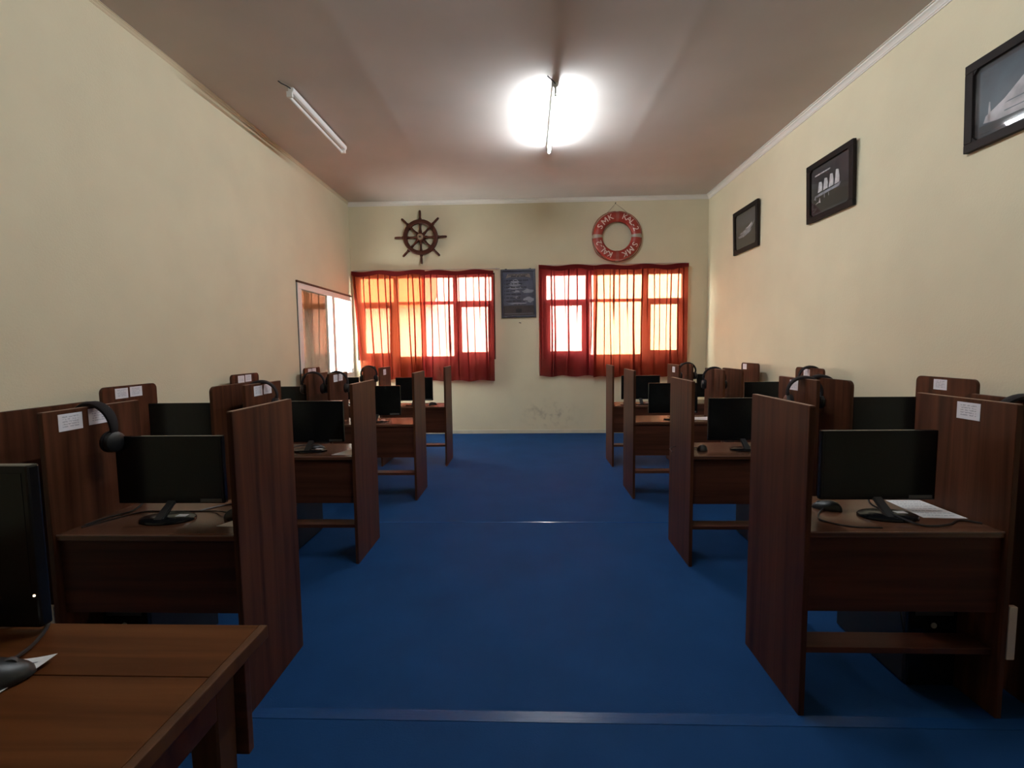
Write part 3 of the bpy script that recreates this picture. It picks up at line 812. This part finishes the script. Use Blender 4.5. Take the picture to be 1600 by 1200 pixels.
put_monitor(-1.445, 3.04, -1, 2, False, 0.0)
put_monitor(-2.27, 2.98, -1, 2, True, 0.02)
put_monitor(1.315, 4.29, 1, 3, False, 0.0)
put_monitor(2.20, 4.34, 1, 3, True, -0.02)
put_monitor(-1.40, 4.27, -1, 3, False, 0.0)
put_monitor(-2.28, 4.28, -1, 3, True, 0.0)
put_monitor(1.295, 5.44, 1, 4, False, 0.0)
put_monitor(2.22, 5.62, 1, 4, True, 0.0)
put_monitor(-1.345, 5.48, -1, 4, False, 0.0)
put_monitor(-2.28, 5.63, -1, 4, True, 0.0)

# ------------------------------------------------------------------ mice
def make_mouse(s=1.0):
    r = thing('computer_mouse', '', 'mouse')
    bm = bmesh.new(); bmesh.ops.create_uvsphere(bm, u_segments=20, v_segments=12, radius=1)
    for v in bm.verts:
        x, y, z = v.co
        v.co = Vector((0.031 * s * x * (1 - 0.10 * y), 0.053 * s * y, max(0, 0.034 * s * z * (1.0 - 0.22 * y) + 0.002) if z > -0.1 else 0))
    q = MB(); q.bm.free(); q.bm = bm
    body = q.build('shell', 'black_plastic', r, True)
    MB().lathe([(0.0085 * s, -0.004 * s), (0.0095 * s, 0), (0.0085 * s, 0.004 * s)], 'X', 16, (0, 0.027 * s, 0.0215 * s)).build('wheel', 'dark_grey', r, True)
    return r
mouse0 = make_mouse(); mfirst = True
def put_mouse(x, y, z, rot, label, cable=None):
    global mfirst
    o = mouse0 if mfirst else copy_tree(mouse0); mfirst = False
    o.location = (x, y, z); o.rotation_euler = (0, 0, rot)
    o['label'] = label; o['category'] = 'mouse'; o['group'] = 'computer mice'
    return o
def cable_on(o, world_pts, r=0.0028, mname='black_plastic'):
    """cable part in the local frame of o (o has rotation about z only)"""
    M = (Matrix.Translation(o.location) @ o.rotation_euler.to_matrix().to_4x4()).inverted()
    P = [M @ Vector(p) for p in world_pts]
    S_ = []
    for i in range(len(P) - 1):
        p0, p1, p2, p3 = P[max(i - 1, 0)], P[i], P[i + 1], P[min(i + 2, len(P) - 1)]
        for k in range(6):
            t = k / 6
            S_.append(0.5 * ((2 * p1) + (-p0 + p2) * t + (2 * p0 - 5 * p1 + 4 * p2 - p3) * t * t + (-p0 + 3 * p1 - 3 * p2 + p3) * t ** 3))
    S_.append(P[-1])
    return MB().tube(S_, r, 6).build('cable', mname, o, True)
zc = DZ + 0.003
R1T, L1T = 'row farthest from the windows', 'row farthest from the windows'
o = put_mouse(1.20, 1.895, DZ, 1.1, 'black mouse on the carrel desk on the aisle, picture-wall side, ' + ROWN[1])
cable_on(o, [(1.175, 1.875, DZ + 0.008), (1.13, 1.83, zc), (1.10, 1.76, zc), (1.17, 1.70, zc), (1.27, 1.69, zc)])
o = put_mouse(-1.165, 1.80, DZ, -1.1, 'black mouse beside a paper on the aisle carrel, side-window side, ' + ROWN[1])
cable_on(o, [(-1.215, 1.815, DZ + 0.012), (-1.26, 1.83, DZ + 0.012), (-1.32, 1.86, zc), (-1.48, 1.855, zc), (-1.60, 1.85, zc), (-1.66, 1.76, zc), (-1.70, 1.68, zc)])
put_mouse(1.105, 2.99, DZ, -0.5, 'black mouse on the carrel desk on the aisle, picture-wall side, ' + ROWN[2])
put_mouse(-1.42, 3.06, DZ, -1.0, 'black mouse behind the monitor foot, aisle carrel, side-window side, ' + ROWN[2])
put_mouse(-1.125, 5.47, DZ, -0.9, 'black mouse on the carrel desk on the aisle, side-window side, ' + ROWN[4])
put_mouse(1.165, 5.50, DZ, 1.0, 'black mouse on the carrel desk on the aisle, picture-wall side, ' + ROWN[4])
# loose monitor cables on the two near desks
def desk_cable(label, pts):
    o = thing('power_cable', label, 'cable', (pts[0][0], pts[0][1], pts[0][2]), 0)
    cable_on(o, pts, 0.0035)
desk_cable('black cable lying on the carrel desk with the big white paper', [(1.375, 1.905, DZ + 0.07), (1.345, 1.86, DZ + 0.035), (1.37, 1.79, DZ + 0.022), (1.42, 1.71, zc + .002), (1.52, 1.715, zc + .001), (1.60, 1.76, zc + .001), (1.655, 1.73, zc + .001)])
desk_cable('black cable lying on the side-window-side carrel desk farthest from the windows', [(-1.66, 1.93, DZ + 0.02), (-1.655, 1.86, zc + .001), (-1.69, 1.78, zc + .001), (-1.705, 1.70, zc + .001)])

# ------------------------------------------------------------------ papers
def sheet(label, corners, z, lift=0.0, mname='paper', lines=0):
    c = sum((Vector((*p, 0)) for p in corners), Vector()) / 4
    r = thing('paper_sheet', label, 'paper', (c.x, c.y, z), 0, 'loose papers on the desks')
    bm = bmesh.new(); N = 8; T, B = [], []
    A, Bq, Cq, D = [Vector((*p, 0)) - c for p in corners]
    def pt(u, v): return (A * (1 - u) + Bq * u) * (1 - v) + (D * (1 - u) + Cq * u) * v
    for k, dz in ((0, 0.0004), (1, 0.0013)):
        g = [[bm.verts.new(pt(i / N, j / N) + Vector((0, 0, dz + lift * (i / N) ** 3 * (j / N) ** 2))) for i in range(N + 1)] for j in range(N + 1)]
        (T if k else B).append(g)
    t, b = T[0], B[0]
    for j in range(N):
        for i in range(N):
            bm.faces.new((t[j][i], t[j][i + 1], t[j + 1][i + 1], t[j + 1][i])); bm.faces.new((b[j][i], b[j + 1][i], b[j + 1][i + 1], b[j][i + 1]))
    for i in range(N):
        bm.faces.new((b[0][i], b[0][i + 1], t[0][i + 1], t[0][i])); bm.faces.new((b[N][i + 1], b[N][i], t[N][i], t[N][i + 1]))
        bm.faces.new((b[i + 1][0], b[i][0], t[i][0], t[i + 1][0])); bm.faces.new((b[i][N], b[i + 1][N], t[i + 1][N], t[i][N]))
    q = MB(); q.bm.free(); q.bm = bm
    s = q.build('sheet', mname, r)
    if lines:
        L = MB(); rnd = random.Random(9)
        for k in range(lines):
            v = 0.12 + 0.76 * k / max(1, lines - 1); u = 0.10
            while u < 0.85:
                l = rnd.uniform(0.03, 0.14); u2 = min(0.9, u + l)
                bm2 = bmesh.new()
                vs = [bm2.verts.new(pt(a, bb) + Vector((0, 0, 0.0017 + lift * a ** 3 * bb ** 2))) for a, bb in ((u, v), (u2, v), (u2, v + 0.018), (u, v + 0.018))]
                bm2.faces.new(vs); L._add(bm2); u = u2 + 0.03
        L.build('writing', 'ink', r)['kind'] = 'stuff'
    return r
sheet('large white paper on the carrel desk, picture-wall side, row farthest from the windows', [(1.50, 1.795), (1.655, 1.785), (1.65, 2.0), (1.51, 2.0)], DZ, 0, lines=7)
sheet('pale paper half behind a panel, side-window side, row farthest from the windows', [(-1.19, 1.70), (-1.055, 1.69), (-1.06, 1.80), (-1.14, 1.80)], DZ)
sheet('pale paper half behind a panel, side-window side, third row from the windows', [(-1.25, 2.89), (-1.11, 2.885), (-1.11, 3.08), (-1.19, 3.05)], DZ, 0.01)
sheet('white paper beside the monitor foot, picture-wall side, third row from the windows', [(1.50, 2.88), (1.65, 2.87), (1.67, 3.07), (1.53, 3.08)], DZ, 0.0)
sheet('white paper beside the monitor, picture-wall side, second row from the windows', [(1.47, 4.23), (1.66, 4.19), (1.65, 4.36), (1.50, 4.38)], DZ, 0.006)

# ------------------------------------------------------------------ headphones over the panels
def make_headphones():
    """origin under the top of the band, band in the xz plane; cups hang down either side"""
    r = thing('headphones', '', 'headphones')
    R = 0.086; pts = []
    for i in range(25):
        a = math.radians(-18 + 216 * i / 24)
        pts.append(Vector((R * math.cos(a), 0, -R * 1.02 + R * 1.02 * math.sin(a))))
    bm = bmesh.new(); rings = []
    for i, p in enumerate(pts):
        a = math.radians(-18 + 216 * i / 24); d = Vector((math.cos(a), 0, math.sin(a)))
        wv = 0.012 + 0.010 * math.sin(PI * i / 24); th = 0.006 + 0.005 * math.sin(PI * i / 24)
        rings.append([bm.verts.new(p + d * (th + 0.008) * c_ + Vector((0, wv * s_, 0))) for c_, s_ in ((1, -0.6), (1, 0.6), (0.7, 1), (0.15, 1), (0, 0.6), (0, -0.6), (0.15, -1), (0.7, -1))])
    for i in range(24):
        for k in range(8): bm.faces.new((rings[i][k], rings[i][(k + 1) % 8], rings[i + 1][(k + 1) % 8], rings[i + 1][k]))
    bm.faces.new(rings[0]); bm.faces.new(rings[-1]); bmesh.ops.recalc_face_normals(bm, faces=list(bm.faces))
    q = MB(); q.bm.free(); q.bm = bm
    q.build('headband', 'foam_black', r, True)
    for s in (-1, 1):
        x = s * 0.082
        cup = MB().lathe([(0.001, s * 0.028), (0.026, s * 0.027), (0.039, s * 0.019), (0.042, s * 0.006), (0.040, 0.0)], 'X', 24, (x, 0, -0.142)).build('ear_cup', 'black_plastic', r, True)
        MB().lathe([(0.018, -s * 0.004), (0.020, -s * 0.016), (0.034, -s * 0.020), (0.043, -s * 0.012), (0.043, -s * 0.002)], 'X', 24, (x, 0, -0.142)).build('ear_pad', 'foam_black', cup, True)
        MB().box(x - 0.006 + s * 0.004, x + 0.006 + s * 0.004, -0.008, 0.008, -0.125, -0.085, 0.003).build('yoke', 'dark_grey', r)
    return r
hp0 = make_headphones(); hfirst = True
def put_hp(x, y, label, rot=0.0, tilt=0.0, cable=None):
    global hfirst
    o = hp0 if hfirst else copy_tree(hp0); hfirst = False
    o.location = (x, y, HP + 0.001); o.rotation_euler = (0, tilt, rot)
    o['label'] = label; o['category'] = 'headphones'; o['group'] = 'headphones hung over the carrel panels'
    return o
HL = 'dark headphones over the '
o = put_hp(-1.735, 1.80, HL + 'aisle carrel, side-window side, row farthest from the windows', -0.12)
put_hp(1.85, 1.80, HL + 'rounded carrel, picture-wall side, row farthest from the windows', -0.2)
put_hp(-1.755, 3.02, HL + 'aisle carrel, side-window side, third row from the windows', 0.3)
put_hp(1.705, 2.95, HL + 'aisle carrel, picture-wall side, third row from the windows', -0.25)
put_hp(1.86, 3.05, HL + 'rounded carrel, picture-wall side, third row from the windows', -0.2)
put_hp(-1.945, 4.18, HL + 'rounded carrel, side-window side, second row from the windows', 0.2)
put_hp(-1.755, 4.25, HL + 'aisle carrel, side-window side, second row from the windows', 0.15)
put_hp(1.69, 4.32, HL + 'aisle carrel, picture-wall side, second row from the windows', -0.35)
put_hp(2.55, 4.33, HL + 'rounded carrel against the picture wall, second row from the windows', -0.15)
put_hp(-1.92, 5.60, HL + 'rounded carrel, side-window side, row nearest the windows', 0.1)
put_hp(1.87, 5.58, HL + 'rounded carrel, picture-wall side, row nearest the windows', -0.1)

# ------------------------------------------------------------------ computer towers on the floor
def make_tower():
    r = thing('computer_tower', '', 'computer tower')
    w_, d_, h_ = 0.18, 0.42, 0.37
    MB().box(-w_ / 2, w_ / 2, 0.022, d_, 0.008, h_, 0.004).build('case', 'black_plastic', r)
    fr = MB().box(-w_ / 2, w_ / 2, 0.0, 0.024, 0.008, h_, 0.007).build('front_bezel', 'black_gloss', r)
    MB().box(-0.072, 0.072, -0.002, 0.004, h_ - 0.075, h_ - 0.035, 0.001).build('drive_bay', 'dark_grey', fr)
    MB().lathe([(0.011, -0.003), (0.011, 0.003)], 'Y', 16, (0.0, 0.0, h_ - 0.115)).build('power_button', 'grey_plastic', fr)
    for x in (-0.07, 0.07):
        for y in (0.05, d_ - 0.05): MB().box(x - 0.012, x + 0.012, y - 0.012, y + 0.012, 0.0, 0.008).build('foot', 'dark_grey', r)
    return r
tw0 = make_tower(); tfirst = True
for (sd, rw, x, y) in ((1, 1, 1.565, 1.80), (1, 2, 1.59, 2.965), (1, 3, 1.58, 4.255), (-1, 1, -1.63, 1.755), (-1, 2, -1.645, 2.985), (-1, 3, -1.645, 4.215)):
    o = tw0 if tfirst else copy_tree(tw0); tfirst = False
    o.location = (x, y, 0)
    o['label'] = 'black computer tower under the aisle carrel, %s, %s' % (SIDE[sd], ROWN[rw]); o['category'] = 'computer tower'; o['group'] = 'black towers under the desks'
desk_cable('pale thin cable hanging under the aisle carrel, picture-wall side, farthest from the windows', [(1.465, 1.86, 0.37), (1.44, 1.80, 0.30), (1.45, 1.79, 0.2), (1.47, 1.80, 0.02)])

# ------------------------------------------------------------------ plain table in the foreground
def front_table():
    x0, x1, y0, y1, z = -1.75, -0.575, 0.20, 0.967, 0.75
    r = thing('wooden_table', 'plain brown wooden table with planked top holding a mouse and large monitor', 'table', ((x0 + x1) / 2, (y0 + y1) / 2, 0))
    cx, cy = (x0 + x1) / 2, (y0 + y1) / 2
    X0, X1, Y0, Y1 = x0 - cx, x1 - cx, y0 - cy, y1 - cy
    e = 0.018; j1 = 0.803 - cy; j2 = 0.60 - cy; j3 = 0.40 - cy
    ys = [Y0, j3, j2, j1, Y1]
    for a, b in zip(ys[:-1], ys[1:]):
        MB().box(X0 + e, X1 - e - 0.0008, a + 0.0008, b - 0.0008, z - 0.026, z, 0.0018).build('plank', 'table_top_wood', r)
    for a, b in ((X0, X0 + e), (X1 - e, X1)):
        MB().box(a, b, Y0, Y1, z - 0.028, z + 0.0006, 0.003).build('end_strip', 'table_leg_wood', r)
    for sx in (-1, 1):
        for sy in (-1, 1):
            px = (X1 - 0.075) if sx > 0 else (X0 + 0.075); py = (Y1 - 0.085) if sy > 0 else (Y0 + 0.085)
            q = MB(); bm = bmesh.new(); bmesh.ops.create_cube(bm, size=1)
            for v in bm.verts:
                k = 0.062 if v.co.z > 0 else 0.048
                v.co = Vector((px + v.co.x * k, py + v.co.y * k, (z - 0.026) * (v.co.z + 0.5)))
            bmesh.ops.bevel(bm, geom=list(bm.edges), offset=0.004, segments=1, affect='EDGES')
            q._add(bm); q.build('leg', 'table_leg_wood', r)
    for x in (X1 - 0.052, X0 + 0.052):
        MB().box(x - 0.010, x + 0.010, Y0 + 0.117, Y1 - 0.117, z - 0.125, z - 0.026, 0.002).build('apron', 'apron_wood', r)
    MB().box(X0 + 0.02, X1 - 0.028, Y1 - 0.046, Y1 - 0.028, z - 0.262, z - 0.0265, 0.002).build('modesty_panel', 'apron_wood', r)
    MB().box(X0 + 0.107, X1 - 0.107, Y0 + 0.075, Y0 + 0.095, z - 0.125, z - 0.0265, 0.002).build('apron', 'apron_wood', r)
    return r
front_table()
tz = 0.7505
o = put_mouse(-0.985, 0.768, tz + 0.002, -0.95, 'large black mouse on a written paper on the plain wooden table')
o.scale = (1.32, 1.32, 1.32)
sheet('written paper under the mouse on the plain wooden table', [(-1.10, 0.665), (-0.945, 0.690), (-0.925, 0.845), (-1.08, 0.835)], tz, 0.012, lines=8)
def table_monitor():
    w_, h_ = 0.57, 0.352
    r = thing('monitor', 'large black monitor on the plain wooden table', 'monitor', (-1.043 - w_ / 2, 0.925, tz))
    zb = 0.014; zt = zb + h_
    MB().box(-w_ / 2, w_ / 2, 0.0, 0.026, zb, zt, 0.005).build('bezel', 'black_gloss', r)
    MB().box(-w_ / 2 + 0.014, w_ / 2 - 0.014, -0.0006, 0.002, zb + 0.075, zt - 0.016).build('screen', 'screen', r)
    MB().prism([(-w_ * .4, zb + .03), (w_ * .4, zb + .03), (w_ * .4, zt - .03), (-w_ * .4, zt - .03)], 1, 0.026, 0.05, 0.01).build('back_cover', 'black_plastic', r)
    MB().lathe([(0.0022, -0.0014), (0.0028, 0.002)], 'Y', 12, (w_ / 2 - 0.009, 0, zb + 0.072)).build('power_light', 'led', r)
    MB().box(-0.03, 0.03, 0.02, 0.036, 0.006, zb + 0.05, 0.003).build('neck', 'black_plastic', r)
    MB().lathe([(0.001, 0.0), (0.115, 0.0), (0.118, 0.005), (0.10, 0.011), (0.001, 0.013)], 'Z', 36).xf(Matrix.Translation((0, -0.045, 0)) @ Matrix.Diagonal((1, 0.7, 1, 1))).build('foot', 'black_gloss', r, True)
table_monitor()
